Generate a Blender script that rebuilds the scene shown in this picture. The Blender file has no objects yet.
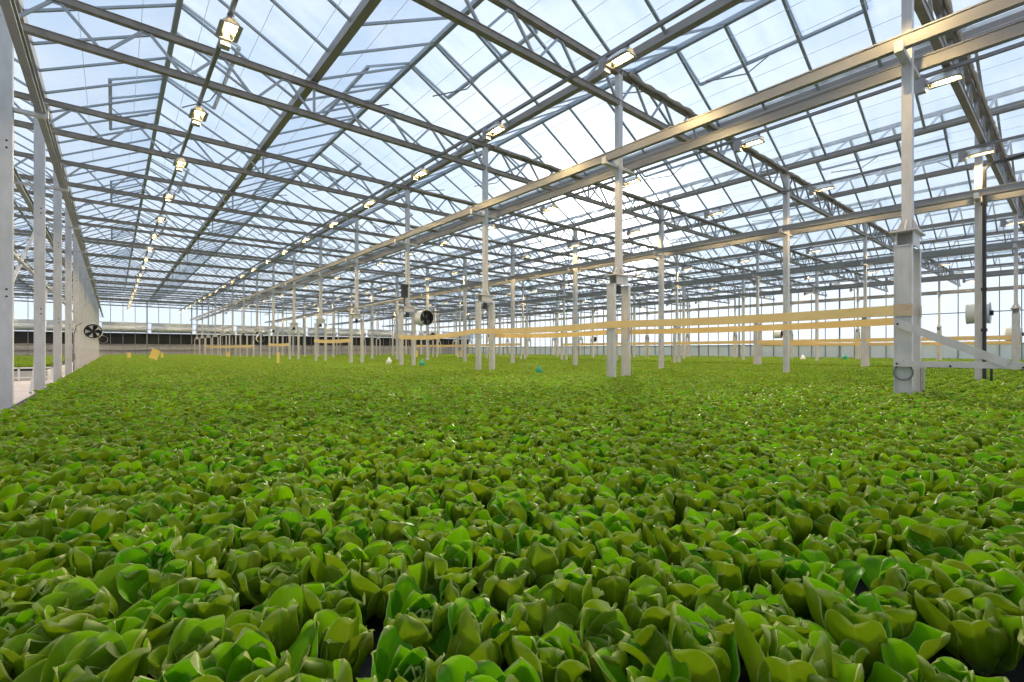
import bpy, math, random
from math import sin, cos, pi, radians
from mathutils import Vector, Matrix, Euler

random.seed(11)
SC = bpy.context.scene
COL = SC.collection

# ------------------------------------------------------------------ camera
EYE = 1.30                      # eye height; heights below are above the floor
YAW = radians(39.97)
F_PX = 476.0
cam_d = bpy.data.cameras.new('camera')
cam_d.sensor_width = 36.0
cam_d.lens = F_PX / 1024.0 * 36.0
cam_d.shift_y = 9.0 / 1024.0
cam_d.clip_start = 0.02
cam_d.clip_end = 2000.0
cam = bpy.data.objects.new('camera', cam_d)
COL.objects.link(cam)
cam.location = (0, 0, EYE)
cam.rotation_euler = (radians(90), 0, -YAW)
SC.camera = cam
CY, SY = cos(YAW), sin(YAW)


def project(x, y, z):
    d = x * SY + y * CY
    if d < 0.05:
        return None
    lat = x * CY - y * SY
    return 512 + F_PX * lat / d, 350 - F_PX * (z - EYE) / d, d


# ------------------------------------------------------------------ view, world, sun
SC.view_settings.view_transform = 'Standard'
SC.view_settings.look = 'None'
SC.view_settings.gamma = 1.0
SC.view_settings.use_curve_mapping = False
SC.view_settings.exposure = 0.0
SC.cycles.use_denoising = True
SC.cycles.max_bounces = 8
SC.cycles.diffuse_bounces = 4
SC.cycles.glossy_bounces = 3
SC.cycles.transmission_bounces = 4
SC.cycles.transparent_max_bounces = 40
SC.cycles.sample_clamp_indirect = 6.0
SC.cycles.caustics_reflective = False
SC.cycles.caustics_refractive = False

SUN_AZ, SUN_EL = radians(50.0), radians(15.0)
sun_dir = Vector((sin(SUN_AZ) * cos(SUN_EL), cos(SUN_AZ) * cos(SUN_EL), sin(SUN_EL)))


def N(nt, kind, loc=None, **kw):
    n = nt.nodes.new(kind)
    for k, v in kw.items():
        setattr(n, k, v)
    return n


def make_world():
    w = bpy.data.worlds.new('sky')
    SC.world = w
    w.use_nodes = True
    nt = w.node_tree
    nt.nodes.clear()
    L = nt.links.new
    tc = N(nt, 'ShaderNodeTexCoord')
    sep = N(nt, 'ShaderNodeSeparateXYZ')
    L(tc.outputs['Generated'], sep.inputs[0])
    ramp = N(nt, 'ShaderNodeValToRGB')
    e = ramp.color_ramp.elements
    e[0].position = 0.0
    e[0].color = (0.86, 0.93, 1.00, 1)
    e[1].position = 1.0
    e[1].color = (0.47, 0.66, 0.96, 1)
    m = e.new(0.25)
    m.color = (0.64, 0.80, 1.0, 1)
    L(sep.outputs['Z'], ramp.inputs[0])
    # thin high cloud
    mp = N(nt, 'ShaderNodeMapping')
    mp.inputs['Scale'].default_value = (1.6, 1.6, 3.5)
    L(tc.outputs['Generated'], mp.inputs[0])
    no = N(nt, 'ShaderNodeTexNoise')
    no.inputs['Scale'].default_value = 2.2
    no.inputs['Detail'].default_value = 6
    no.inputs['Roughness'].default_value = 0.6
    L(mp.outputs[0], no.inputs[0])
    cr = N(nt, 'ShaderNodeValToRGB')
    cr.color_ramp.elements[0].position = 0.45
    cr.color_ramp.elements[0].color = (0, 0, 0, 1)
    cr.color_ramp.elements[1].position = 0.72
    cr.color_ramp.elements[1].color = (1, 1, 1, 1)
    L(no.outputs['Fac'], cr.inputs[0])
    mix = N(nt, 'ShaderNodeMixRGB')
    mix.inputs[2].default_value = (1.02, 1.05, 1.10, 1)
    ml = N(nt, 'ShaderNodeMath', operation='MULTIPLY')
    ml.inputs[1].default_value = 0.6
    L(cr.outputs[0], ml.inputs[0])
    L(ml.outputs[0], mix.inputs[0])
    L(ramp.outputs[0], mix.inputs[1])
    # glow of the low sun behind haze
    dot = N(nt, 'ShaderNodeVectorMath', operation='DOT_PRODUCT')
    dot.inputs[1].default_value = sun_dir
    L(tc.outputs['Generated'], dot.inputs[0])
    mx = N(nt, 'ShaderNodeMath', operation='MAXIMUM')
    mx.inputs[1].default_value = 0.0
    L(dot.outputs['Value'], mx.inputs[0])

    def lobe(p, k, colr):
        a = N(nt, 'ShaderNodeMath', operation='POWER')
        a.inputs[1].default_value = p
        L(mx.outputs[0], a.inputs[0])
        b = N(nt, 'ShaderNodeMixRGB', blend_type='MULTIPLY')
        b.inputs[0].default_value = 1
        b.inputs[2].default_value = (colr[0] * k, colr[1] * k, colr[2] * k, 1)
        L(a.outputs[0], b.inputs[1])
        return b
    g1 = lobe(16, 0.35, (1.0, 0.98, 0.94))
    g2 = lobe(180, 5.0, (1.0, 0.97, 0.90))
    ad = N(nt, 'ShaderNodeMixRGB', blend_type='ADD')
    ad.inputs[0].default_value = 1
    L(mix.outputs[0], ad.inputs[1])
    L(g1.outputs[0], ad.inputs[2])
    ad2 = N(nt, 'ShaderNodeMixRGB', blend_type='ADD')
    ad2.inputs[0].default_value = 1
    L(ad.outputs[0], ad2.inputs[1])
    L(g2.outputs[0], ad2.inputs[2])
    bg = N(nt, 'ShaderNodeBackground')
    bg.inputs['Strength'].default_value = 1.0
    L(ad2.outputs[0], bg.inputs['Color'])
    out = N(nt, 'ShaderNodeOutputWorld')
    L(bg.outputs[0], out.inputs[0])


make_world()
sun_l = bpy.data.lights.new('sun', 'SUN')
sun_l.energy = 5.6
sun_l.angle = radians(6)
sun_l.color = (1.0, 0.93, 0.80)
sun = bpy.data.objects.new('sun', sun_l)
COL.objects.link(sun)
sun.location = (40, 34, 30)
sun.rotation_euler = Vector((sin(SUN_AZ) * cos(radians(30)), cos(SUN_AZ) * cos(radians(30)), sin(radians(30)))).to_track_quat('Z', 'Y').to_euler()

# ------------------------------------------------------------------ materials


def new_mat(name):
    m = bpy.data.materials.new(name)
    m.use_nodes = True
    m.node_tree.nodes.clear()
    return m, m.node_tree


def principled(name, col, rough=0.5, metal=0.0, noise=None, bump=0.0, scale=6.0, stretch=(1, 1, 1), spec=0.5):
    m, nt = new_mat(name)
    L = nt.links.new
    p = N(nt, 'ShaderNodeBsdfPrincipled')
    p.inputs['Base Color'].default_value = (*col, 1)
    p.inputs['Roughness'].default_value = rough
    p.inputs['Metallic'].default_value = metal
    p.inputs['Specular IOR Level'].default_value = spec
    o = N(nt, 'ShaderNodeOutputMaterial')
    L(p.outputs[0], o.inputs[0])
    if noise is not None or bump:
        tc = N(nt, 'ShaderNodeTexCoord')
        mp = N(nt, 'ShaderNodeMapping')
        mp.inputs['Scale'].default_value = stretch
        L(tc.outputs['Object'], mp.inputs[0])
        no = N(nt, 'ShaderNodeTexNoise')
        no.inputs['Scale'].default_value = scale
        no.inputs['Detail'].default_value = 5
        L(mp.outputs[0], no.inputs[0])
        if noise is not None:
            cr = N(nt, 'ShaderNodeValToRGB')
            cr.color_ramp.elements[0].position = 0.3
            cr.color_ramp.elements[1].position = 0.7
            cr.color_ramp.elements[0].color = (*col, 1)
            cr.color_ramp.elements[1].color = (*noise, 1)
            L(no.outputs['Fac'], cr.inputs[0])
            L(cr.outputs[0], p.inputs['Base Color'])
        if bump:
            b = N(nt, 'ShaderNodeBump')
            b.inputs['Strength'].default_value = bump
            L(no.outputs['Fac'], b.inputs['Height'])
            L(b.outputs[0], p.inputs['Normal'])
    return m


def glass_mat(name, tint=(0.95, 0.975, 1.0), haze=0.09, gloss=0.05, streak=True):
    m, nt = new_mat(name)
    L = nt.links.new
    tr = N(nt, 'ShaderNodeBsdfTransparent')
    tr.inputs[0].default_value = (*tint, 1)
    tl = N(nt, 'ShaderNodeBsdfTranslucent')
    tl.inputs[0].default_value = (0.86, 0.92, 0.98, 1)
    gl = N(nt, 'ShaderNodeBsdfGlossy')
    gl.inputs['Roughness'].default_value = 0.12
    m1 = N(nt, 'ShaderNodeMixShader')
    m1.inputs[0].default_value = haze
    L(tr.outputs[0], m1.inputs[1])
    L(tl.outputs[0], m1.inputs[2])
    if streak:                   # condensation and dirt streaks running down the panes
        tc = N(nt, 'ShaderNodeTexCoord')
        mp = N(nt, 'ShaderNodeMapping')
        mp.inputs['Scale'].default_value = (0.35, 2.2, 0.35)
        L(tc.outputs['Object'], mp.inputs[0])
        no = N(nt, 'ShaderNodeTexNoise')
        no.inputs['Scale'].default_value = 1.4
        no.inputs['Detail'].default_value = 5
        L(mp.outputs[0], no.inputs[0])
        mr = N(nt, 'ShaderNodeMapRange')
        mr.inputs['From Min'].default_value = 0.3
        mr.inputs['From Max'].default_value = 0.75
        mr.inputs['To Min'].default_value = haze * 0.5
        mr.inputs['To Max'].default_value = haze * 2.2
        L(no.outputs['Fac'], mr.inputs[0])
        L(mr.outputs[0], m1.inputs[0])
    m2 = N(nt, 'ShaderNodeMixShader')
    m2.inputs[0].default_value = gloss
    L(m1.outputs[0], m2.inputs[1])
    L(gl.outputs[0], m2.inputs[2])
    o = N(nt, 'ShaderNodeOutputMaterial')
    L(m2.outputs[0], o.inputs[0])
    return m


def emit_mat(name, col, s):
    m, nt = new_mat(name)
    e = N(nt, 'ShaderNodeEmission')
    e.inputs[0].default_value = (*col, 1)
    e.inputs[1].default_value = s
    o = N(nt, 'ShaderNodeOutputMaterial')
    nt.links.new(e.outputs[0], o.inputs[0])
    return m


M_STEEL = principled('galvanised_steel', (0.52, 0.495, 0.48), 0.45, 0.15, noise=(0.63, 0.605, 0.59), scale=9, stretch=(1, 1, 0.35), bump=0.03)
M_TRUSS = principled('truss_steel', (0.20, 0.17, 0.14), 0.45, 0.2, noise=(0.30, 0.255, 0.21), scale=5)
M_WEB = principled('web_steel', (0.38, 0.40, 0.43), 0.45, 0.35)
M_RAIL = principled('rail_steel', (0.235, 0.225, 0.22), 0.40, 0.25, noise=(0.32, 0.31, 0.30), scale=4, stretch=(1, 0.2, 1))
M_GUT = principled('gutter_aluminium', (0.30, 0.275, 0.26), 0.40, 0.3)
M_BAR = principled('glazing_aluminium', (0.36, 0.39, 0.43), 0.45, 0.35)
M_DARKBAR = principled('dark_rail_steel', (0.24, 0.23, 0.23), 0.45, 0.4)
M_CLOTH = principled('folded_screen_cloth', (0.25, 0.215, 0.17), 0.85, 0.0, noise=(0.36, 0.31, 0.25), scale=14)
M_WHITE = principled('white_plastic', (0.78, 0.78, 0.76), 0.40)
M_BLACK = principled('black_plastic', (0.018, 0.018, 0.02), 0.45)
M_TAPE = principled('yellow_sticky_tape', (0.80, 0.55, 0.22), 0.42, noise=(0.86, 0.62, 0.28), scale=3)
M_CARD = principled('yellow_card', (0.80, 0.60, 0.16), 0.5)
M_GREENP = principled('green_plastic', (0.01, 0.30, 0.16), 0.4)
M_CONC = principled('pond_concrete', (0.42, 0.42, 0.42), 0.85, noise=(0.52, 0.51, 0.50), scale=3)
M_FLOOR = principled('floor_sheet', (0.40, 0.355, 0.36), 0.7, noise=(0.50, 0.45, 0.455), scale=1.2)
M_RAFT = principled('black_growing_raft', (0.015, 0.015, 0.018), 0.6, noise=(0.03, 0.026, 0.024), scale=22, bump=0.2)
M_WIRE = principled('pale_wire', (0.75, 0.76, 0.78), 0.4)
M_REFL = principled('lamp_reflector', (0.80, 0.78, 0.74), 0.28, 0.6)
M_BALLAST = principled('lamp_ballast', (0.42, 0.40, 0.40), 0.5, 0.2)
M_BULB = emit_mat('lamp_glow', (1.0, 0.74, 0.32), 60.0)
M_GLASS = glass_mat('roof_glass')
M_WGLASS = glass_mat('wall_glass', haze=0.14, gloss=0.05, streak=False)
M_DARKP = principled('dark_beyond_glass', (0.014, 0.014, 0.016), 0.9, noise=(0.035, 0.035, 0.04), scale=0.8)  # dark sheet standing in for the dark building seen through the glass
M_SILVER = principled('silver_screen_roll', (0.42, 0.44, 0.46), 0.5, 0.2, noise=(0.6, 0.62, 0.64), scale=2)
M_LOWP = principled('grey_wall_panel', (0.34, 0.33, 0.34), 0.7, noise=(0.44, 0.42, 0.43), scale=2)
M_FROST = principled('frosted_panel', (0.74, 0.83, 0.87), 0.5)
M_GROUND = principled('outside_ground', (0.60, 0.62, 0.62), 0.9, noise=(0.7, 0.72, 0.73), scale=0.05)


def leaf_mat(name, tone, bronze):
    """Butterhead leaf: bright inner face, duller bronze-flushed back, pale midrib and highlight-painted rim."""
    m, nt = new_mat(name)
    L = nt.links.new
    uv = N(nt, 'ShaderNodeUVMap')
    uv.uv_map = 'leaf'
    sep = N(nt, 'ShaderNodeSeparateXYZ')
    L(uv.outputs[0], sep.inputs[0])
    geo = N(nt, 'ShaderNodeNewGeometry')
    oi = N(nt, 'ShaderNodeObjectInfo')
    tc = N(nt, 'ShaderNodeTexCoord')
    no = N(nt, 'ShaderNodeTexNoise')
    no.inputs['Scale'].default_value = 17
    no.inputs['Detail'].default_value = 4
    L(tc.outputs['Object'], no.inputs[0])

    def mixc(fac, a, b):
        n = N(nt, 'ShaderNodeMixRGB')
        if isinstance(fac, (int, float)):
            n.inputs[0].default_value = fac
        else:
            L(fac, n.inputs[0])
        for k, s in ((1, a), (2, b)):
            if isinstance(s, tuple):
                n.inputs[k].default_value = (*s, 1)
            else:
                L(s, n.inputs[k])
        return n.outputs[0]

    def ramp(val, p0, p1):
        n = N(nt, 'ShaderNodeMapRange')
        n.inputs['From Min'].default_value = p0
        n.inputs['From Max'].default_value = p1
        n.interpolation_type = 'SMOOTHSTEP'
        L(val, n.inputs[0])
        return n.outputs[0]

    def mul(a, b):
        n = N(nt, 'ShaderNodeMath', operation='MULTIPLY')
        for k, s in ((0, a), (1, b)):
            if isinstance(s, (int, float)):
                n.inputs[k].default_value = s
            else:
                L(s, n.inputs[k])
        return n.outputs[0]
    g0, g1 = tone
    front = mixc(no.outputs['Fac'], g0, g1)
    hs = N(nt, 'ShaderNodeHueSaturation')
    hs.inputs['Hue'].default_value = 0.5
    vr = N(nt, 'ShaderNodeMapRange')
    vr.inputs['To Min'].default_value = 0.75
    vr.inputs['To Max'].default_value = 1.25
    L(oi.outputs['Random'], vr.inputs[0])
    L(vr.outputs[0], hs.inputs['Value'])
    L(front, hs.inputs['Color'])
    front = hs.outputs[0]
    back = mixc(no.outputs['Fac'], (0.10, 0.20, 0.002), (0.18, 0.245, 0.006))
    back = mixc(mul(ramp(no.outputs['Fac'], 0.45, 0.75), bronze * 0.7), back, (0.23, 0.155, 0.035))
    col = mixc(geo.outputs['Backfacing'], front, back)
    # pale midrib, paler towards the base
    ab = N(nt, 'ShaderNodeMath', operation='SUBTRACT')
    L(sep.outputs['X'], ab.inputs[0])
    ab.inputs[1].default_value = 0.5
    aa = N(nt, 'ShaderNodeMath', operation='ABSOLUTE')
    L(ab.outputs[0], aa.inputs[0])
    rib = mul(ramp(aa.outputs[0], 0.06, 0.0), 0.3)
    col = mixc(rib, col, (0.26, 0.42, 0.04))
    col = mixc(mul(ramp(sep.outputs['Y'], 0.35, 0.0), 0.5), col, (0.36, 0.45, 0.20))
    # thin bronze rim, paled so edge highlights are painted into its colour
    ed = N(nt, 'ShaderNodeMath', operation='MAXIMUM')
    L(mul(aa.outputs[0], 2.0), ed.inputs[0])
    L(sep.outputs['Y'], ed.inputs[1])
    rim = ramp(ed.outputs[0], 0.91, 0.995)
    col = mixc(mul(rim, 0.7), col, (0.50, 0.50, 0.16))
    # leaf veins
    p = N(nt, 'ShaderNodeBsdfPrincipled')
    L(col, p.inputs['Base Color'])
    p.inputs['Roughness'].default_value = 0.34
    p.inputs['Specular IOR Level'].default_value = 0.08
    bp = N(nt, 'ShaderNodeBump')
    bp.inputs['Strength'].default_value = 0.25
    bp.inputs['Distance'].default_value = 0.01
    no2 = N(nt, 'ShaderNodeTexNoise')
    no2.inputs['Scale'].default_value = 45
    L(tc.outputs['Object'], no2.inputs[0])
    L(no2.outputs['Fac'], bp.inputs['Height'])
    L(bp.outputs[0], p.inputs['Normal'])
    tl = N(nt, 'ShaderNodeBsdfTranslucent')
    tcol = mixc(geo.outputs['Backfacing'], (0.25, 0.58, 0.002), (0.34, 0.50, 0.008))
    tcol = mixc(0.72, col, tcol)
    L(tcol, tl.inputs[0])
    ms = N(nt, 'ShaderNodeMixShader')
    tf = N(nt, 'ShaderNodeMapRange')
    tf.inputs['To Min'].default_value = 0.37
    tf.inputs['To Max'].default_value = 0.25
    L(geo.outputs['Backfacing'], tf.inputs[0])
    L(tf.outputs[0], ms.inputs[0])
    L(p.outputs[0], ms.inputs[1])
    L(tl.outputs[0], ms.inputs[2])
    o = N(nt, 'ShaderNodeOutputMaterial')
    L(ms.outputs[0], o.inputs[0])
    return m


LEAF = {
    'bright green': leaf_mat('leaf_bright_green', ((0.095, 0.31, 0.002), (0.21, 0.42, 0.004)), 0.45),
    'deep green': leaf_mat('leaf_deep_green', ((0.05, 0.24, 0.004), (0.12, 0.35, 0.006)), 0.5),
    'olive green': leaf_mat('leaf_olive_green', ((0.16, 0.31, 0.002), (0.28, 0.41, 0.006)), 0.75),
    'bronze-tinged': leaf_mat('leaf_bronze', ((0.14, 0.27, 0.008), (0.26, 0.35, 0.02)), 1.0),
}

# ------------------------------------------------------------------ helpers


class MB:
    def __init__(self):
        self.v, self.f, self.uv = [], [], None

    def box(self, c, s, M=None):
        b = len(self.v)
        for dz in (-.5, .5):
            for dx, dy in ((-.5, -.5), (.5, -.5), (.5, .5), (-.5, .5)):
                p = Vector((dx * s[0], dy * s[1], dz * s[2]))
                if M is not None:
                    p = M @ p
                self.v.append(tuple(p + Vector(c)))
        for q in ((3, 2, 1, 0), (4, 5, 6, 7), (0, 1, 5, 4), (1, 2, 6, 5), (2, 3, 7, 6), (3, 0, 4, 7)):
            self.f.append(tuple(b + i for i in q))
        return self

    def b2(self, lo, hi):
        return self.box([(a + b) / 2 for a, b in zip(lo, hi)], [b - a for a, b in zip(lo, hi)])

    def bar(self, p, q, w, h=None, up=(0, 0, 1)):
        p, q = Vector(p), Vector(q)
        d = q - p
        ln = d.length
        z = d / ln
        u = Vector(up)
        if abs(z.dot(u)) > 0.98:
            u = Vector((1, 0, 0))
        x = u.cross(z).normalized()
        y = z.cross(x)
        M = Matrix((x, y, z)).transposed()
        return self.box((p + q) / 2, (w, h or w, ln), M)

    def tube(self, pts, r, n=8, caps=True):
        pts = [Vector(p) for p in pts]
        rs = r if isinstance(r, (list, tuple)) else [r] * len(pts)
        b = len(self.v)
        prev = None
        for i, p in enumerate(pts):
            d = (pts[min(i + 1, len(pts) - 1)] - pts[max(i - 1, 0)]).normalized()
            if prev is None:
                u = Vector((0, 0, 1)) if abs(d.z) < 0.9 else Vector((1, 0, 0))
                x = u.cross(d).normalized()
            else:
                x = (prev - d * prev.dot(d)).normalized()
            prev = x
            y = d.cross(x)
            for k in range(n):
                a = 2 * pi * k / n
                self.v.append(tuple(p + (x * cos(a) + y * sin(a)) * rs[i]))
        for i in range(len(pts) - 1):
            for k in range(n):
                a, c = b + i * n + k, b + i * n + (k + 1) % n
                self.f.append((a, c, c + n, a + n))
        if caps:
            self.f.append(tuple(b + k for k in reversed(range(n))))
            e = b + (len(pts) - 1) * n
            self.f.append(tuple(e + k for k in range(n)))
        return self

    def lathe(self, prof, n=24, M=None, closed=False):
        """prof: (radius, height) pairs around the local z axis."""
        b = len(self.v)
        for r, z in prof:
            for k in range(n):
                a = 2 * pi * k / n
                p = Vector((r * cos(a), r * sin(a), z))
                if M is not None:
                    p = M @ p
                self.v.append(tuple(p))
        m = len(prof)
        for i in range(m if closed else m - 1):
            for k in range(n):
                a, c = b + i * n + k, b + i * n + (k + 1) % n
                j = ((i + 1) % m - i) * n
                self.f.append((a, c, c + j, a + j))
        return self

    def extrude(self, prof, y0, y1, caps=True):
        """closed profile in x,z swept along y."""
        b = len(self.v)
        n = len(prof)
        for y in (y0, y1):
            for x, z in prof:
                self.v.append((x, y, z))
        for k in range(n):
            c = (k + 1) % n
            self.f.append((b + k, b + c, b + c + n, b + k + n))
        if caps:
            self.f.append(tuple(b + k for k in reversed(range(n))))
            self.f.append(tuple(b + n + k for k in range(n)))
        return self

    def quad(self, *pts):
        b = len(self.v)
        self.v.extend(tuple(p) for p in pts)
        self.f.append(tuple(range(b, b + len(pts))))
        return self

    def mesh(self, name, mat, smooth=False):
        me = bpy.data.meshes.new(name)
        me.from_pydata(self.v, [], self.f)
        if mat:
            me.materials.append(mat)
        if smooth:
            me.polygons.foreach_set('use_smooth', [True] * len(me.polygons))
        me.update()
        return me

    def build(self, name, mat, parent=None, smooth=False):
        return link(name, self.mesh(name, mat, smooth), parent)


def link(name, data, parent=None, loc=None):
    o = bpy.data.objects.new(name, data)
    COL.objects.link(o)
    if parent:
        o.parent = parent
    if loc is not None:
        o.location = loc
    return o


def tag(o, label, cat=None, group=None, kind=None):
    o['label'] = label
    if cat:
        o['category'] = cat
    if group:
        o['group'] = group
    if kind:
        o['kind'] = kind
    return o


def empty(name, loc=(0, 0, 0)):
    return link(name, None, None, loc)


KIDS = {}


def copy_tree(root, loc):
    def rec(o, parent):
        c = o.copy()
        COL.objects.link(c)
        if parent:
            c.parent = parent
        for ch in KIDS.get(o.name, ()):
            rec(ch, c)
        return c
    r = rec(root, None)
    r.location = loc
    return r


def freeze(root):
    """remember a thing's parts so that they can be copied"""
    for o in root.children_recursive:
        KIDS.setdefault(o.parent.name, []).append(o)


ORD = ['zeroth', 'first', 'second', 'third', 'fourth', 'fifth', 'sixth', 'seventh', 'eighth', 'ninth', 'tenth', 'eleventh', 'twelfth',
       'thirteenth', 'fourteenth', 'fifteenth', 'sixteenth', 'seventeenth', 'eighteenth', 'nineteenth', 'twentieth', 'twenty-first',
       'twenty-second', 'twenty-third', 'twenty-fourth', 'twenty-fifth', 'twenty-sixth', 'twenty-seventh', 'twenty-eighth', 'twenty-ninth',
       'thirtieth', 'thirty-first', 'thirty-second', 'thirty-third', 'thirty-fourth', 'thirty-fifth', 'thirty-sixth', 'thirty-seventh', 'thirty-eighth', 'thirty-ninth', 'fortieth']

# ------------------------------------------------------------------ layout numbers
Y_FRONT, Y_BACK = -7.0, 80.5
X_LEFT, X_RIGHT = -11.5, 56.0
SPAN = 10.1
ROWS = [-11.5, -1.4, 8.7, 18.2, 27.8, 37.2, 46.6]
EDGES = ROWS + [X_RIGHT]
GUTS = []                      # every gutter line: column rows and the middle of each span
for _a, _b in zip(EDGES, EDGES[1:]):
    GUTS += [_a, (_a + _b) / 2]
GUTS.append(X_RIGHT)
Y0, DY, NY = 1.65, 5.0, 16
TY = [Y0 + DY * k for k in range(NY)]
GUT_Z = EYE + 6.42
RIDGE_Z = EYE + 7.72
UP_Z, LOW_Z = EYE + 6.22, EYE + 5.52
RAIL_Z = EYE + 4.22
HALF = SPAN / 4
RAFT_Z = 0.575

ROW_NAME = {-1.4: 'row by the left path', 8.7: 'row edging the near bed', 18.35: 'second row right of it', 27.8: 'third row to the right',
            37.2: 'fourth row to the right', 46.6: 'row before the right wall'}
ROW_NAME = dict(zip(ROWS[1:], ('leftmost row', 'second row from the left', 'third row from the left', 'fourth row from the left', 'fifth row from the left', 'rightmost row')))

# ------------------------------------------------------------------ setting: floor, walls, ceiling
fl = MB().b2((X_LEFT, Y_FRONT, -0.12), (X_RIGHT, Y_BACK, 0.0)).build('floor', M_FLOOR)
tag(fl, 'pale pinkish sheeted floor of the greenhouse path', kind='structure')
gr = MB().b2((-500, -300, -0.6), (700, 700, -0.3)).build('ground_outside', M_GROUND)
tag(gr, 'pale flat ground outside the glass walls', kind='structure')


def glass_wall(name, label, a, b, inward, bands, mull_step, top):
    """bands: (z0, z1, part name, material, offset towards the inside)"""
    a, b = Vector(a), Vector(b)
    d = (b - a)
    ln = d.length
    d /= ln
    nrm = Vector(inward)
    root = empty(name, tuple(a))
    tag(root, label, kind='structure')
    for z0, z1, pn, mt, off in bands:
        m = MB()
        c = d * (ln / 2) + nrm * off + Vector((0, 0, (z0 + z1) / 2))
        ang = math.atan2(d.y, d.x)
        m.box(c, (ln, 0.03, z1 - z0), Matrix.Rotation(ang, 3, 'Z'))
        m.build(pn, mt, root)
    m = MB()
    ang = Matrix.Rotation(math.atan2(d.y, d.x), 3, 'Z')
    n = int(ln / mull_step)
    for i in range(n + 1):
        p = d * (i * ln / n)
        w = 0.13 if i % 4 == 0 else 0.06
        m.box(p + nrm * 0.08 + Vector((0, 0, top / 2)), (w, 0.10, top), ang)
    for z in sorted({x for bnd in bands for x in bnd[:2]}):
        m.box(d * (ln / 2) + nrm * 0.09 + Vector((0, 0, z)), (ln, 0.10, 0.08), ang)
    m.build('mullion_grid', M_RAIL, root)
    return root


E = EYE
glass_wall('wall_back', 'far glass end wall with a dark band above grey panels', (X_LEFT, Y_BACK, 0), (X_RIGHT, Y_BACK, 0), (0, -1, 0),
           [(0.0, E + 0.0, 'lower_panel', M_LOWP, 0), (E + 0.0, E + 0.75, 'louvre_panel', M_LOWP, 0.02), (E + 0.75, E + 2.2, 'dark_panel', M_DARKP, 0.0),
            (E + 3.6, GUT_Z, 'upper_glass', M_WGLASS, 0)], 1.25, GUT_Z)
glass_wall('wall_right', 'bright glass side wall at the far right', (X_RIGHT, Y_BACK, 0), (X_RIGHT, Y_FRONT, 0), (-1, 0, 0),
           [(0.0, E + 0.55, 'frosted_panel', M_FROST, 0), (E + 0.55, E + 3.2, 'middle_glass', M_WGLASS, 0), (E + 3.2, GUT_Z, 'upper_glass', M_WGLASS, 0)], 1.25, GUT_Z)
glass_wall('wall_left', 'glass side wall of the far left bay', (X_LEFT, Y_FRONT, 0), (X_LEFT, Y_BACK, 0), (1, 0, 0),
           [(0.0, E + 0.2, 'lower_panel', M_LOWP, 0), (E + 0.2, GUT_Z, 'side_glass', M_WGLASS, 0)], 1.25, GUT_Z)
# rolled insulation screens along the back wall
m = MB()
x = X_LEFT + 0.3
while x < X_RIGHT - 0.5:
    m.tube([(x, Y_BACK - 0.35, E + 2.75), (x + 4.5, Y_BACK - 0.35, E + 2.75)], 0.42, 12)
    m.b2((x, Y_BACK - 0.30, E + 2.75), (x + 4.5, Y_BACK - 0.26, E + 3.6))
    m.b2((x + 4.5, Y_BACK - 0.42, E + 2.70), (x + 5.05, Y_BACK - 0.28, E + 2.80))
    x += 5.05
o = m.build('wall_screen', M_SILVER)
tag(o, 'silver insulating screen rolled up along the far wall', kind='structure')

# ceiling: one glazed ridge after another
NR = len(GUTS) - 1
slope_dir = Vector((HALF, 0, RIDGE_Z - GUT_Z)).normalized()
nrm_l = Vector((-slope_dir.z, 0, slope_dir.x))


def make_ceiling():
    root = empty('ceiling', (0, 0, 0))
    H = RIDGE_Z - GUT_Z
    for s in (-1, 1):
        gm = MB()
        gm.quad((s * HALF, Y_FRONT, 0.02), (s * HALF, Y_BACK, 0.02), (0, Y_BACK, H), (0, Y_FRONT, H))
        gm.build('roof_glass', M_GLASS, root)
        bm_ = MB()
        y = Y0 - 5.0
        while y < Y_BACK:
            bm_.bar((s * (HALF - 0.04), y, -0.01), (0, y, H - 0.03), 0.045, 0.06, up=(0, 1, 0))
            y += 1.25
        # bar feet joined along the gutter and the ridge
        bm_.bar((s * (HALF - 0.06), Y0 - 5.0, 0.0), (s * (HALF - 0.06), Y_BACK, 0.0), 0.05, 0.05)
        bm_.bar((s * 0.03, Y0 - 5.0, H - 0.04), (s * 0.03, Y_BACK, H - 0.04), 0.05, 0.05)
        bm_.build('glazing_bars', M_BAR, root)
    MB().b2((-0.05, Y_FRONT, H - 0.06), (0.05, Y_BACK, H + 0.06)).build('ridge_bar', M_BAR, root)
    return root


ceil0 = make_ceiling()
freeze(ceil0)
for i in range(NR):
    r = ceil0 if i == 0 else copy_tree(ceil0, (0, 0, 0))
    r.location = ((GUTS[i] + GUTS[i + 1]) / 2, 0, GUT_Z)
    r.scale = ((GUTS[i + 1] - GUTS[i]) / (2 * HALF), 1, 1)
    tag(r, f'glazed pitched roof bay, {ORD[i + 1]} ridge from the left', kind='structure')

# gutters between the ridges
gp = [(-0.11, 0.08), (-0.09, 0.08), (-0.06, -0.05), (0.06, -0.05), (0.09, 0.08), (0.11, 0.08), (0.085, -0.08), (-0.085, -0.08)]
gm = MB().extrude(gp, Y_FRONT, Y_BACK).mesh('roof_gutter', M_GUT)
for i in range(NR + 1):
    o = link('roof_gutter', gm, None, (GUTS[i], 0, GUT_Z))
    tag(o, f'long grey roof gutter, {ORD[i + 1]} from the left', 'gutter', 'roof gutters running to the far wall', 'thing')

# ------------------------------------------------------------------ roof vents


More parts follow.
